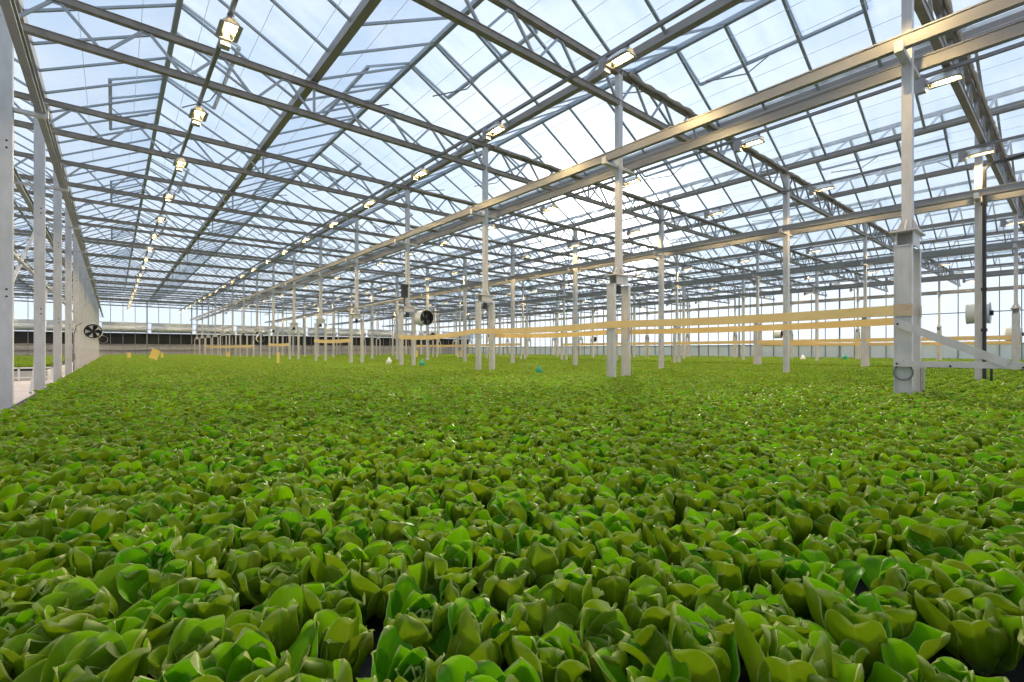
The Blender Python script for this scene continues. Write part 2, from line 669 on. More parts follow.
def make_vent():
    root = empty('roof_vent')
    W, Lr = 3.75, 1.30
    a = math.atan2(RIDGE_Z - GUT_Z, HALF) - radians(3)
    dx, dz = cos(a) * Lr, -sin(a) * Lr
    up = (0, 0, 1)
    f = MB()
    f.bar((dx, -W / 2, dz), (dx, W / 2, dz), 0.08, 0.06)
    f.bar((0.03, -W / 2, 0), (0.03, W / 2, 0), 0.05, 0.05)
    for t in (-1, -1 / 3, 1 / 3, 1):
        f.bar((0.03, t * W / 2, 0), (dx, t * W / 2, dz), 0.045, 0.05, up=(0, 1, 0))
    f.build('vent_frame', M_BAR, root)
    MB().quad((0.03, -W / 2, 0.02), (dx, -W / 2, dz + 0.02), (dx, W / 2, dz + 0.02), (0.03, W / 2, 0.02)).build('vent_glass', M_GLASS, root)
    r = MB()
    r.tube([(dx, 0, dz), (0.9, 0.5, -0.95), (0.35, 1.3, -1.0)], 0.016, 6)
    r.build('opener_arm', M_DARKBAR, root)
    return root


vent0 = make_vent()
freeze(vent0)
first = True
vcount = {}
for i in range(NR):
    xr = (GUTS[i] + GUTS[i + 1]) / 2
    for k in range(0, 11):
        y = Y0 + DY * k + (1.875 if (i + k) % 2 else 3.125)
        flip = (i + k) % 2
        q = project(xr, y, RIDGE_Z)
        if q is None or not (-250 < q[0] < 1270) or q[1] < -330:
            continue
        v = vent0 if first else copy_tree(vent0, (0, 0, 0))
        first = False
        v.location = (xr, y, RIDGE_Z + 0.04)
        v.rotation_euler = (0, 0, pi if flip else 0)
        vcount[i] = vcount.get(i, 0) + 1
        n = vcount[i]
        tag(v, f'three-pane roof vent under the {ORD[i + 1]} ridge from the left, {ORD[n]} from the camera', 'roof vent', 'hinged roof vents')

# ------------------------------------------------------------------ roof trusses


def make_truss():
    root = empty('roof_truss')
    u, l = UP_Z - LOW_Z, 0.0

    def chord(z, name):
        m = MB()
        m.b2((0.02, -0.06, z - 0.055), (SPAN - 0.02, 0.06, z + 0.055))
        m.b2((0.02, -0.075, z + 0.055), (SPAN - 0.02, 0.075, z + 0.068))
        m.build(name, M_TRUSS, root)
    chord(u, 'upper_chord')
    chord(l, 'lower_chord')
    w = MB()
    P = SPAN / 8
    for k in range(8):
        x0, xm, x1 = k * P, (k + .5) * P, (k + 1) * P
        w.bar((x0 + 0.05, 0, 0.05), (xm - 0.05, 0, u - 0.05), 0.045, 0.05, up=(0, 1, 0))
        w.bar((xm + 0.05, 0, u - 0.05), (x1 - 0.05, 0, 0.05), 0.045, 0.05, up=(0, 1, 0))
        w.b2((xm - 0.10, -0.012, u - 0.09), (xm + 0.10, 0.012, u - 0.03))
        if k:
            w.b2((x0 - 0.10, -0.012, 0.03), (x0 + 0.10, 0.012, 0.09))
    w.bar((SPAN / 2, 0, 0.04), (SPAN / 2, 0, u - 0.04), 0.05, 0.05)
    w.build('web_bracing', M_WEB, root)
    h = MB()
    for xx in (SPAN / 2,):
        h.b2((xx - 0.07, -0.07, u + 0.055), (xx + 0.07, 0.07, GUT_Z - LOW_Z - 0.09))
    h.build('gutter_foot', M_GUT, root)
    return root


tr0 = make_truss()
freeze(tr0)
first = True
SPAN_NAME = ['over the left bay', 'over the near lettuce bed', 'in the first span right of the near bed', 'in the second span right of the near bed',
             'in the third span right of the near bed', 'in the fourth span right of the near bed', 'in the last span before the right wall']
seen_n = {}
TRUSS_USED = set()
for k, y in enumerate(TY):
    for i, x in enumerate(ROWS):
        vis = False
        for xx in (x, x + 2.4, x + 4.8, x + 7.2, EDGES[i + 1]):
            q = project(xx, y, LOW_Z)
            if q and -150 < q[0] < 1174 and q[1] > -250:
                vis = True
        if not vis:
            continue
        t = tr0 if first else copy_tree(tr0, (0, 0, 0))
        first = False
        t.location = (x, y, LOW_Z)
        t.scale = ((EDGES[i + 1] - x) / SPAN, 1, 1)
        TRUSS_USED.add((i, k))
        seen_n[i] = seen_n.get(i, 0) + 1
        tag(t, f'lattice roof truss {SPAN_NAME[i]}, {ORD[seen_n[i]]} from the camera', 'truss', 'lattice roof trusses')

# folded shade screens packed against the trusses


def folded_screen(y, x0, x1, n):
    m = MB()
    pts = []
    ring = 10
    steps = int((x1 - x0) / 0.12)
    rnd = random.Random(n)
    b = 0
    for s in range(steps + 1):
        x = x0 + (x1 - x0) * s / steps
        r = 0.042 + 0.009 * sin(x * 11 + n) + rnd.uniform(-0.006, 0.006)
        sag = 0.010 * sin(x * 5.1) + 0.008 * sin(x * 2.3 + n)
        for k in range(ring):
            a = 2 * pi * k / ring
            m.v.append((x, y - 0.118 + cos(a) * r * 1.0, UP_Z - 0.01 + sag + sin(a) * r * 1.25))
    for s in range(steps):
        for k in range(ring):
            a, c = s * ring + k, s * ring + (k + 1) % ring
            m.f.append((a, c, c + ring, a + ring))
    m.f.append(tuple(range(ring)))
    m.f.append(tuple(steps * ring + k for k in reversed(range(ring))))
    o = m.build('shade_screen', M_CLOTH, None, True)
    return o


for k, y in enumerate(TY[:12]):
    o = folded_screen(y, 8.9, X_RIGHT - 0.4, k)
    tag(o, f'brown shade cloth gathered along the {ORD[k + 1]} truss line from the camera', 'shade cloth', 'gathered shade cloths')

# ------------------------------------------------------------------ columns


def bracket(root, w):
    m = MB()
    m.b2((-0.52, -0.05, RAIL_Z - 0.165), (0.52, 0.05, RAIL_Z - 0.105))
    for s in (-1, 1):
        m.b2((s * 0.52 - 0.012, -0.05, RAIL_Z - 0.165), (s * 0.52 + 0.012, 0.05, RAIL_Z - 0.02))
    m.build('rail_bracket', M_STEEL, root)


def make_single():
    root = empty('steel_column')
    m = MB()                       # rolled H-section
    m.b2((-0.098, -0.062, 0.02), (-0.09, 0.062, UP_Z - 0.062))
    m.b2((0.09, -0.062, 0.02), (0.098, 0.062, UP_Z - 0.062))
    m.b2((-0.10, -0.075, 0.02), (0.10, -0.060, UP_Z - 0.06))
    m.b2((-0.10, 0.060, 0.02), (0.10, 0.075, UP_Z - 0.06))
    m.build('shaft', M_STEEL, root)
    bracket(root, 0.14)
    MB().b2((-0.2, -0.14, 0.0), (0.2, 0.14, 0.02)).build('base_plate', M_STEEL, root)
    h = MB()
    for zz in (2.2, 2.32, 4.7, 4.82):
        h.tube([(0.03, -0.078, zz), (0.03, -0.062, zz)], 0.018, 8)
    h.build('bolt', M_BLACK, root)
    MB().b2((-0.16, -0.10, UP_Z - 0.08), (0.16, 0.10, UP_Z - 0.055)).build('cap_plate', M_STEEL, root)
    return root


CAP = EYE + 1.66


def make_double():
    root = empty('steel_column')
    MB().b2((-0.07, -0.058, CAP + 0.012), (0.07, 0.058, UP_Z - 0.06)).build('post', M_STEEL, root)
    bracket(root, 0.07)
    m = MB().b2((-0.31, -0.15, CAP - 0.012), (0.31, 0.15, CAP + 0.012))
    m.build('cap_plate', M_STEEL, root)
    g = MB()
    for s in (-1, 1):
        b = len(g.v)
        for yy in (-0.012, 0.012):
            for px, pz in ((s * 0.065, CAP + 0.01), (s * 0.20, CAP + 0.01), (s * 0.065, CAP + 0.20)):
                g.v.append((px, yy, pz))
        g.f += [(b, b + 1, b + 2), (b + 5, b + 4, b + 3), (b, b + 3, b + 4, b + 1), (b + 1, b + 4, b + 5, b + 2), (b + 2, b + 5, b + 3, b)]
        b = len(g.v)
        for xx in (-0.012, 0.012):
            for py, pz in ((s * 0.065, CAP + 0.01), (s * 0.15, CAP + 0.01), (s * 0.065, CAP + 0.20)):
                g.v.append((xx, py, pz))
        g.f += [(b, b + 1, b + 2), (b + 5, b + 4, b + 3), (b, b + 3, b + 4, b + 1), (b + 1, b + 4, b + 5, b + 2), (b + 2, b + 5, b + 3, b)]
    g.b2((-0.07, -0.07, CAP + 0.01), (0.07, 0.07, CAP + 0.03))
    g.build('gusset', M_STEEL, root)
    h = MB()
    h.b2((-0.20, -0.10, CAP - 0.20), (0.20, -0.085, CAP - 0.012))
    h.b2((-0.20, 0.085, CAP - 0.20), (0.20, 0.10, CAP - 0.012))
    h.b2((-0.02, -0.09, CAP - 0.20), (0.02, 0.09, CAP - 0.012))
    h.build('head_box', M_STEEL, root)
    for s in (-1, 1):
        l = MB()
        c = s * 0.26
        t = 0.030
        l.b2((c - t, -0.095, 0.0), (c + t, 0.095, CAP - 0.202))
        # open channel flanges towards the middle
        l.b2((c - t - 0.012, -0.10, 0.0), (c + t + 0.012, -0.088, CAP - 0.20))
        l.b2((c - t - 0.012, 0.088, 0.0), (c + t + 0.012, 0.10, CAP - 0.20))
        l.b2((c - 0.045, -0.105, CAP - 0.215), (c + 0.045, 0.105, CAP - 0.20))
        l.build('leg', M_STEEL, root)
    k = MB()
    k.b2((-0.06, -0.03, CAP - 0.40), (0.05, 0.03, CAP - 0.22), )
    k.tube([(-0.05, 0, CAP - 0.3), (-0.16, 0, CAP - 0.42)], 0.02, 6)
    k.build('clamp', M_BLACK, root)
    return root


sing0, doub0 = make_single(), make_double()
freeze(sing0)
freeze(doub0)
used = {'s': False, 'd': False}
COLS = []
for x in ROWS[1:]:
    kind = 'd' if x in (8.7, 27.8, 46.6) else 's'
    n = 0
    for k, y in enumerate(TY):
        q = project(x, y, 2.0)
        if q is None or not (-60 < q[0] < 1090):
            continue
        src = doub0 if kind == 'd' else sing0
        c = src if not used[kind] else copy_tree(src, (0, 0, 0))
        used[kind] = True
        if k == 0:
            y += {8.7: -0.07, 18.2: 0.13}.get(x, 0.0)
        c.location = (x, y, 0)
        n += 1
        COLS.append((x, y, kind))
        style = 'steel column on twin legs' if kind == 'd' else 'plain steel column'
        tag(c, f'{style} in the {ROW_NAME[x]}, {ORD[n]} from the camera', 'column', 'columns of the ' + ROW_NAME[x], 'thing')

# rail beams on the brackets, one on each side of a column row
cp = [(-0.05, -0.095), (0.05, -0.095), (0.05, -0.075), (0.012, -0.07), (0.012, 0.07), (0.05, 0.075), (0.05, 0.095), (-0.05, 0.095), (-0.05, 0.075), (-0.035, 0.07), (-0.035, -0.07), (-0.05, -0.075)]
rm = MB().extrude(cp, Y_FRONT + 1, Y_BACK - 0.5).mesh('rail_beam', M_RAIL)
for x in ROWS[1:]:
    for s in (-1, 1):
        o = link('rail_beam', rm, None, (x + s * 0.42, 0, RAIL_Z - 0.01))
        if s > 0:
            o.rotation_euler = (0, 0, 0)
        side = 'left' if s < 0 else 'right'
        tag(o, f'long grey rail beam on the {side} side of columns, {ROW_NAME[x]}', 'rail', 'rail beams along the column rows', 'thing')

# ------------------------------------------------------------------ lamps and their rails
LAMP_X = [-9.65, -4.1, 1.45, 6.97, 12.33, 17.62, 22.9, 28.3, 33.6, 38.9, 44.3, 49.6]
LRZ = EYE + 5.42
lr = MB().extrude([(-0.032, -0.032), (0.032, -0.032), (0.032, 0.032), (-0.032, 0.032)], Y_FRONT + 1, Y_BACK - 0.6).mesh('lamp_rail', M_DARKBAR)


def make_lamp():
    root = empty('grow_lamp')
    # reflector hood: vaulted trough along y, open below
    hood = MB()
    ns, nl = 8, 7
    for shell, (w, h) in enumerate(((0.150, 0.160), (0.142, 0.150))):
        b = len(hood.v)
        for j in range(nl):
            t = j / (nl - 1) * 2 - 1
            e = 1 - 0.42 * abs(t) ** 3
            for i in range(ns + 1):
                a = pi * i / ns
                hood.v.append((-cos(a) * w * (0.78 + 0.22 * (1 - sin(a))) * (1 - .15 * abs(t) ** 4), t * 0.25 - 0.12, -0.17 + sin(a) * h * e))
        for j in range(nl - 1):
            for i in range(ns):
                q = (b + j * (ns + 1) + i, b + j * (ns + 1) + i + 1, b + (j + 1) * (ns + 1) + i + 1, b + (j + 1) * (ns + 1) + i)
                hood.f.append(q if shell == 0 else q[::-1])
        for j in (0, nl - 1):
            q = tuple(b + j * (ns + 1) + i for i in range(ns + 1))
            hood.f.append(q)
    hood_o = hood.build('reflector', M_REFL, root, True)
    rim = MB()
    for s in (-1, 1):
        rim.b2((s * 0.128 - 0.035, -0.36, -0.180), (s * 0.128 + 0.035, 0.12, -0.168))
        rim.b2((-0.15, s * 0.245 - 0.12 - 0.01, -0.180), (0.15, s * 0.245 - 0.12 + 0.01, -0.168))
    rim.build('reflector_rim', M_BALLAST, hood_o)
    bl = MB()
    bl.tube([(0, -0.32, -0.11), (0, -0.29, -0.11), (0, 0.02, -0.11), (0, 0.05, -0.11)], [0.015, 0.034, 0.034, 0.015], 10)
    bl.build('bulb', M_BULB, hood_o, True)
    bx = MB()
    bx.b2((-0.07, 0.16, -0.26), (0.07, 0.32, 0.0))
    bx.b2((-0.05, 0.12, -0.16), (0.05, 0.17, -0.06))
    for q in range(4):
        bx.b2((-0.078, 0.18 + q * 0.035, -0.24), (0.078, 0.19 + q * 0.035, -0.02))
    bx.build('ballast_box', M_BALLAST, root)
    hk = MB()
    for yy in (0.22, -0.28):
        hk.b2((-0.02, yy - 0.02, -0.05), (0.02, yy + 0.02, 0.035))
        hk.b2((-0.05, yy - 0.015, 0.0), (0.05, yy + 0.015, 0.02))
    hk.build('hanger', M_DARKBAR, root)
    return root


lamp_light = bpy.data.lights.new('lamp_light', 'SPOT')
lamp_light.energy = 360
lamp_light.color = (1.0, 0.72, 0.32)
lamp_light.spot_size = radians(150)
lamp_light.spot_blend = 0.35
lamp_light.shadow_soft_size = 0.07

lamp0 = make_lamp()
freeze(lamp0)
used_l = False
for i, x in enumerate(LAMP_X):
    o = link('lamp_rail', lr, None, (x, 0, LRZ))
    tag(o, f'thin dark rail carrying the grow lamps, {ORD[i + 1]} from the left', 'lamp rail', 'rails carrying the grow lamps', 'thing')
    n = 0
    for k in range(22):
        y = 1.80 + 3.62 * k
        q = project(x, y, LRZ - 0.15)
        if q is None or not (-60 < q[0] < 1084) or q[1] < -120:
            continue
        l = copy_tree(lamp0, (0, 0, 0)) if used_l else lamp0
        used_l = True
        l.location = (x, y, LRZ - 0.05)
        n += 1
        lo = link('lamp_light', lamp_light, l, (0, -0.12, -0.14))
        tag(l, f'glowing grow lamp on the {ORD[i + 1]} lamp rail from the left, {ORD[n]} from the camera', 'lamp', 'grow lamps under the roof')

# thin wires that carry the shade screens
wm = MB().tube([(0, Y_FRONT + 1, 0), (0, 20, -0.004), (0, 45, 0), (0, Y_BACK - 0.6, 0)], 0.0045, 5).mesh('screen_wire', M_WIRE)
wi = 0
for i in range(0, 24):
    x = -0.5 + i * 0.92
    for dz in ((0.13,)):
        o = link('screen_wire', wm, None, (x, 0, UP_Z + dz))
        wi += 1
        tag(o, f'thin pale wire strung along the roof over the trusses, {ORD[wi]} from the left', 'wire', 'thin wires strung under the roof')

# ------------------------------------------------------------------ pond beds
def bed(name, label, x0, x1, y0, y1, top, wall_h, wall_w):
    root = empty(name, (x0, y0, 0))
    MB().b2((0.02, 0.02, top - 0.10), (x1 - x0 - 0.02, y1 - y0 - 0.02, top)).build('growing_raft', M_RAFT, root)
    m = MB()
    lx, ly = x1 - x0, y1 - y0
    m.b2((-wall_w, -wall_w, 0), (0, ly + wall_w, wall_h))
    m.b2((lx, -wall_w, 0), (lx + wall_w, ly + wall_w, wall_h))
    m.b2((0, -wall_w, 0), (lx, 0, wall_h))
    m.b2((0, ly, 0), (lx, ly + wall_w, wall_h))
    m.build('pond_wall', M_CONC, root)
    tag(root, label, 'growing bed')
    return root


bed('growing_bed', 'near pond bed packed with full butterhead lettuces', -1.02, 9.08, -1.6, 79.6, RAFT_Z, 0.40, 0.14)
bed('growing_bed', 'second bed of shorter young lettuces right of the near bed', 9.42, 27.4, -1.6, 79.6, 0.40, 0.38, 0.12)
bed('growing_bed', 'third bed of young lettuces between middle and far right columns', 28.2, 55.4, -1.6, 79.6, 0.40, 0.38, 0.12)
bed('growing_bed', 'lettuce bed behind the left columns, raised on a dark base', -10.9, -2.3, 29.0, 79.6, 0.50, 0.40, 0.12)

# low white frame in front of the left bed
m = MB()
m.bar((-7.0, 28.3, 0.55), (-2.0, 28.3, 0.55), 0.06)
m.bar((-7.0, 28.3, 0.15), (-2.0, 28.3, 0.15), 0.05)
for i in range(6):
    m.bar((-2.0 - i, 28.3, 0.0), (-2.0 - i, 28.3, 0.56), 0.06)
o = m.build('bench_frame', M_WHITE)
tag(o, 'low white frame standing on the path at the left bed end', 'frame')

# ------------------------------------------------------------------ lettuces


def lettuce_mesh(seed, n_leaves, spread, mat, name):
    rnd = random.Random(seed)
    verts, faces, uvs = [], [], []
    NS, NT = 8, 12
    golden = radians(137.5)
    lean = Vector((rnd.uniform(-0.15, 0.15), rnd.uniform(-0.15, 0.15), 0))
    a0 = rnd.uniform(0, 2 * pi)
    for i in range(n_leaves):
        f = i / (n_leaves - 1)                # 0 outermost .. 1 heart
        az = a0 + golden * i + rnd.uniform(-0.3, 0.3)
        Ln = (0.166 - 0.092 * f) * rnd.uniform(0.88, 1.12)
        Wd = (0.064 - 0.031 * f) * rnd.uniform(0.85, 1.15)
        el0 = radians((29 + 40 * f ** 0.6) if i > 2 else rnd.uniform(15, 26)) * spread + radians(rnd.uniform(-7, 7))
        el1 = el0 + radians(rnd.uniform(20, 48)) * (1 - 0.45 * f)     # rises further up
        tipc = radians(rnd.uniform(-60, 70)) * (1 - 0.2 * f)          # tip rolls over or stands
        cup = rnd.uniform(0.55, 1.05) + 0.25 * f
        roll = rnd.uniform(0.0, 1.0) ** 1.3 * 0.46                    # rim turning back outwards
        wav, wp = rnd.uniform(0.003, 0.011), rnd.uniform(0, 6)
        twist = rnd.uniform(-0.45, 0.45)
        er = Vector((cos(az), sin(az), 0))
        es = Vector((-sin(az), cos(az), 0))
        pz = er * (0.020 - 0.015 * f) + Vector((0, 0, 0.012 * f))
        b = len(verts)
        tp = 0.0
        for j in range(NT + 1):
            t = 1 - (1 - j / NT) ** 1.7
            el = el0 + (el1 - el0) * min(1, t * 1.6) + (tipc * ((t - 0.6) / 0.4) ** 2 if t > 0.6 else 0)
            tang = er * cos(el) + Vector((0, 0, sin(el)))
            nor = -er * sin(el) + Vector((0, 0, cos(el)))
            pz = pz + tang * (Ln * (t - tp))
            tp = t
            if t < 0.52:
                q = t / 0.52
                w = Wd * (0.28 + 0.72 * (q * q * (3 - 2 * q)))
            else:
                q = (t - 0.52) / 0.48
                w = Wd * math.sqrt(max(0.0, 1 - q ** 2.3))
            tw = twist * t
            sd = es * cos(tw) + nor * sin(tw)
            nn = nor * cos(tw) - es * sin(tw)
            for k in range(NS + 1):
                s = k / NS * 2 - 1
                s = math.copysign(abs(s) ** 0.85, s)
                cv = cup * w * (s * s) * (0.6 + 0.4 * t)
                e2 = max(0.0, (abs(s) - 0.55) / 0.45)
                cv -= roll * w * e2 * e2 * (0.4 + 0.9 * t)
                ew = wav * (abs(s) ** 2) * sin(wp + t * 9 + s * 2.5) + 0.5 * wav * sin(wp * 2 + s * 5 + t * 4) * t
                cr = 0.0022 * (1 - abs(s)) * sin(t * 14 + wp)
                v = pz + sd * (s * w * (1 - 0.22 * cup * s * s)) + nn * (cv + ew + cr)
                v += lean * v.z
                if v.z < 0.003:
                    v.z = 0.003 + 0.01 * rnd.random()
                verts.append(tuple(v))
                uvs.append((s * 0.5 + 0.5, t))
        for j in range(NT):
            for k in range(NS):
                q = b + j * (NS + 1) + k
                faces.append((q, q + NS + 1, q + NS + 2, q + 1))
    # stem butt joining the leaves
    b = len(verts)
    for zz, rr in ((-0.005, 0.014), (0.022, 0.012)):
        for k in range(8):
            verts.append((rr * cos(k * pi / 4), rr * sin(k * pi / 4), zz))
            uvs.append((0.5, 0.0))
    for k in range(8):
        faces.append((b + k, b + (k + 1) % 8, b + 8 + (k + 1) % 8, b + 8 + k))
    faces.append(tuple(b + 8 + k for k in range(8)))
    me = bpy.data.meshes.new(name)
    me.from_pydata(verts, [], faces)
    ul = me.uv_layers.new(name='leaf')
    li = [0] * len(me.loops)
    me.loops.foreach_get('vertex_index', li)
    flat = []
    for vi in li:
        flat += uvs[vi]
    ul.data.foreach_set('uv', flat)
    me.polygons.foreach_set('use_smooth', [True] * len(me.polygons))
    me.materials.append(mat)
    me.update()
    return me


TINTS = ['bright green', 'deep green', 'olive green', 'bronze-tinged']
WEIGHT = [0.42, 0.24, 0.20, 0.14]
VARS = []
sd = 100
for t in TINTS:
    for j in range(4):
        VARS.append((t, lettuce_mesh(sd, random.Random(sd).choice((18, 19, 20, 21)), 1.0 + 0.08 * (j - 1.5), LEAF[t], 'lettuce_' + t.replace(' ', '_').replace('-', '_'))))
        sd += 1
TIDX = {t: [i for i, v in enumerate(VARS) if v[0] == t] for t in TINTS}

SX, SYP = 0.155, 0.172
pts = []                       # x, y, z, scale, rot, var, bed, row
rnd = random.Random(5)
foot = [(x, y) for x, y, k in COLS]


def blocked(x, y):
    for cx, cy in foot:
        if abs(x - cx) < 0.36 and abs(y - cy) < 0.15:
            if (cx in (8.7, 27.8, 46.6)) or abs(x - cx) < 0.18:
                return True
    return False


def in_view(x, y, z, mg=40):
    q = project(x, y, z)
    return q is not None and -mg < q[0] < 1024 + mg and q[1] < 682 + 2 * mg


def fill(bedno, x0, x1, y0, y1, z, sx, sy, smin, smax, jit):
    row = 0
    y = y0
    while y < y1:
        x = x0 + (sx / 2 if row % 2 else 0)
        while x < x1:
            px, py = x + rnd.gauss(0, jit), y + rnd.gauss(0, jit)
            mg = 40 + 330.0 / max(0.5, px * SY + py * CY)
            if in_view(px, py, z + 0.15, mg) and not blocked(px, py):
                d = px * SY + py * CY
                tint = rnd.choices(TINTS, WEIGHT)[0]
                if d > 0.42 and not (bedno == 1 and abs(px - 1.36) < 0.12 and abs(py - 0.10) < 0.11):
                    pts.append((px, py, z, rnd.uniform(smin, smax), rnd.uniform(0, 2 * pi), rnd.choice(TIDX[tint]), bedno, row, d))
            x += sx
        y += sy
        row += 1


fill(1, -0.73, 9.0, -1.4, 79.4, RAFT_Z, SX, SYP, 0.94, 1.16, 0.009)
fill(2, 9.55, 27.3, -1.4, 79.4, 0.40, 0.19, 0.30, 0.85, 1.08, 0.02)
fill(3, 28.35, 55.2, -1.4, 79.4, 0.40, 0.30, 0.32, 1.15, 1.4, 0.03)
fill(4, -10.8, -2.4, 29.1, 79.4, 0.50, 0.26, 0.26, 1.1, 1.35, 0.03)

# the 300 heads that show largest are things of their own
cand = []
for i, p in enumerate(pts):
    if p[6] != 1:
        continue
    q = project(p[0], p[1], p[2] + 0.11)
    r = F_PX * 0.09 / q[2]
    if q[0] > -r * 0.5 and q[0] < 1024 + r * 0.5 and q[1] < 682 + r * 0.4:
        cand.append((q[2], i, q[0], q[1]))
cand.sort()
near = {c[1]: c for c in cand[:300]}
rows = {}
for i, c in near.items():
    rows.setdefault(pts[i][7], []).append((c[2], i))
order = sorted(rows, key=lambda r: r)
first_of_var = {}
for rn, r in enumerate(order):
    for cn, (u, i) in enumerate(sorted(rows[r])):
        x, y, z, s, a, v, _b, _r, d = pts[i]
        t, me = VARS[v]
        o = link('butterhead_lettuce', me, None, (x, y, z))
        o.scale = (s, s, s * rnd.uniform(0.95, 1.12))
        o.rotation_euler = (rnd.uniform(-0.10, 0.10), rnd.uniform(-0.10, 0.10), a)
        first_of_var.setdefault(v, o)
        size = 'large ' if s > 1.11 else ('small ' if s < 0.97 else '')
        tag(o, f'{size}{t} lettuce head, {ORD[cn + 1]} from the left in the {ORD[rn + 1]} row from the camera', 'lettuce', 'butterhead lettuces in the foreground')
PROTO = list(first_of_var.values())
rest = [p for i, p in enumerate(pts) if i not in near]
print('lettuces', len(pts), 'individual', len(near), 'rest', len(rest), 'furthest', max(c[0] for c in near.values()))

me = bpy.data.meshes.new('lettuce_crop')
me.from_pydata([(p[0], p[1], p[2]) for p in rest], [], [])
at = me.attributes.new('head_scale', 'FLOAT', 'POINT')
at.data.foreach_set('value', [p[3] for p in rest])
at = me.attributes.new('head_turn', 'FLOAT', 'POINT')
at.data.foreach_set('value', [p[4] for p in rest])
at = me.attributes.new('head_pick', 'INT', 'POINT')
at.data.foreach_set('value', [rnd.randrange(len(PROTO)) for p in rest])
crop = link('lettuce_crop', me)
tag(crop, 'countless smaller lettuces filling the beds behind the foreground heads', 'lettuce', None, 'stuff')
ng = bpy.data.node_groups.new('crop_scatter', 'GeometryNodeTree')
ng.interface.new_socket('Geometry', in_out='INPUT', socket_type='NodeSocketGeometry')
ng.interface.new_socket('Geometry', in_out='OUTPUT', socket_type='NodeSocketGeometry')
gi, go = ng.nodes.new('NodeGroupInput'), ng.nodes.new('NodeGroupOutput')
iop = ng.nodes.new('GeometryNodeInstanceOnPoints')
join = ng.nodes.new('GeometryNodeJoinGeometry')
for p in PROTO:
    inf = ng.nodes.new('GeometryNodeObjectInfo')
    inf.inputs['Object'].default_value = p
    inf.inputs['As Instance'].default_value = True
    inf.transform_space = 'ORIGINAL'
    ng.links.new(inf.outputs['Geometry'], join.inputs[0])
iop.inputs['Pick Instance'].default_value = True


def named(n, t):
    a = ng.nodes.new('GeometryNodeInputNamedAttribute')
    a.data_type = t
    a.inputs['Name'].default_value = n
    return a.outputs['Attribute']


cb = ng.nodes.new('ShaderNodeCombineXYZ')
ng.links.new(named('head_turn', 'FLOAT'), cb.inputs['Z'])
ng.links.new(gi.outputs[0], iop.inputs['Points'])
ng.links.new(join.outputs[0], iop.inputs['Instance'])
ng.links.new(named('head_pick', 'INT'), iop.inputs['Instance Index'])
ng.links.new(cb.outputs[0], iop.inputs['Rotation'])
ng.links.new(named('head_scale', 'FLOAT'), iop.inputs['Scale'])
ng.links.new(iop.outputs[0], go.inputs[0])
md = crop.modifiers.new('scatter', 'NODES')
md.node_group = ng

# ------------------------------------------------------------------ fans


def make_fan():
    """drum axis along y, open mouth towards -y"""
    root = empty('circulation_fan')
    R = Matrix.Rotation(radians(90), 3, 'X')      # local z -> -y
    d = MB()
    d.lathe([(0.30, 0.24), (0.285, 0.20), (0.28, 0.0), (0.285, -0.20), (0.30, -0.24), (0.294, -0.238), (0.268, -0.20), (0.262, 0.0), (0.268, 0.2), (0.294, 0.238)], 28, R, True)
    drum_o = d.build('drum', M_WHITE, root, True)
    ln = MB()
    ln.lathe([(0.290, 0.237), (0.262, 0.19), (0.256, 0.0), (0.254, -0.205), (0.250, -0.205), (0.252, 0.0), (0.250, 0.205)], 28, R, True)
    ln.build('liner', M_BLACK, drum_o, True)
    b = MB()
    for k in range(5):
        a = 2 * pi * k / 5
        pts_ = []
        for r, w, tw in ((0.05, 0.035, 0.7), (0.13, 0.06, 0.55), (0.22, 0.075, 0.4), (0.243, 0.05, 0.35)):
            pts_.append((r, w, tw))
        base = len(b.v)
        for r, w, tw in pts_:
            for s in (-1, 1):
                p = Vector((r * cos(a) - s * w * sin(a), r * sin(a) + s * w * cos(a), s * w * tw))
                for off in (0.004, -0.004):
                    b.v.append(tuple(R @ (p + Vector((0, 0, off)))))
        for j in range(3):
            q = base + j * 4
            b.f += [(q, q + 2, q + 6, q + 4), (q + 1, q + 5, q + 7, q + 3), (q, q + 4, q + 5, q + 1), (q + 2, q + 3, q + 7, q + 6)]
        b.f += [(base, base + 1, base + 3, base + 2), (base + 12, base + 14, base + 15, base + 13)]
    b.lathe([(0.0, 0.07), (0.07, 0.05), (0.075, -0.05), (0.0, -0.06)], 16, R)
    b.build('impeller', M_BLACK, root)
    g = MB()
    for r in (0.08, 0.14, 0.20, 0.26):
        g.lathe([(r + 0.004, 0.215), (r, 0.219), (r - 0.004, 0.215), (r, 0.211)], 28, R, True)
    for k in range(8):
        a = 2 * pi * k / 8
        g.tube([R @ Vector((0.03 * cos(a), 0.03 * sin(a), 0.215)), R @ Vector((0.285 * cos(a), 0.285 * sin(a), 0.215))], 0.005, 5)
    g.lathe([(0.0, 0.222), (0.04, 0.22), (0.04, 0.208), (0.0, 0.206)], 14, R)
    g.build('guard', M_BLACK, drum_o)
    m = MB()
    m.tube([(0, 0.02, 0), (0, 0.30, 0)], 0.075, 14)
    for k in range(3):
        a = 2 * pi * k / 3 + 0.5
        m.tube([(0.06 * cos(a), 0.15, 0.06 * sin(a)), (0.265 * cos(a), 0.15, 0.265 * sin(a))], 0.012, 6)
    m.build('motor', M_BLACK, root)
    return root


fan0 = make_fan()
freeze(fan0)


def arm(root, dx, dy, dz):
    a = MB()
    a.tube([(0, 0, 0.29), (0, 0, 0.36), (dx, dy, 0.36)], 0.018, 8)
    a.build('mounting_arm', M_STEEL, root)


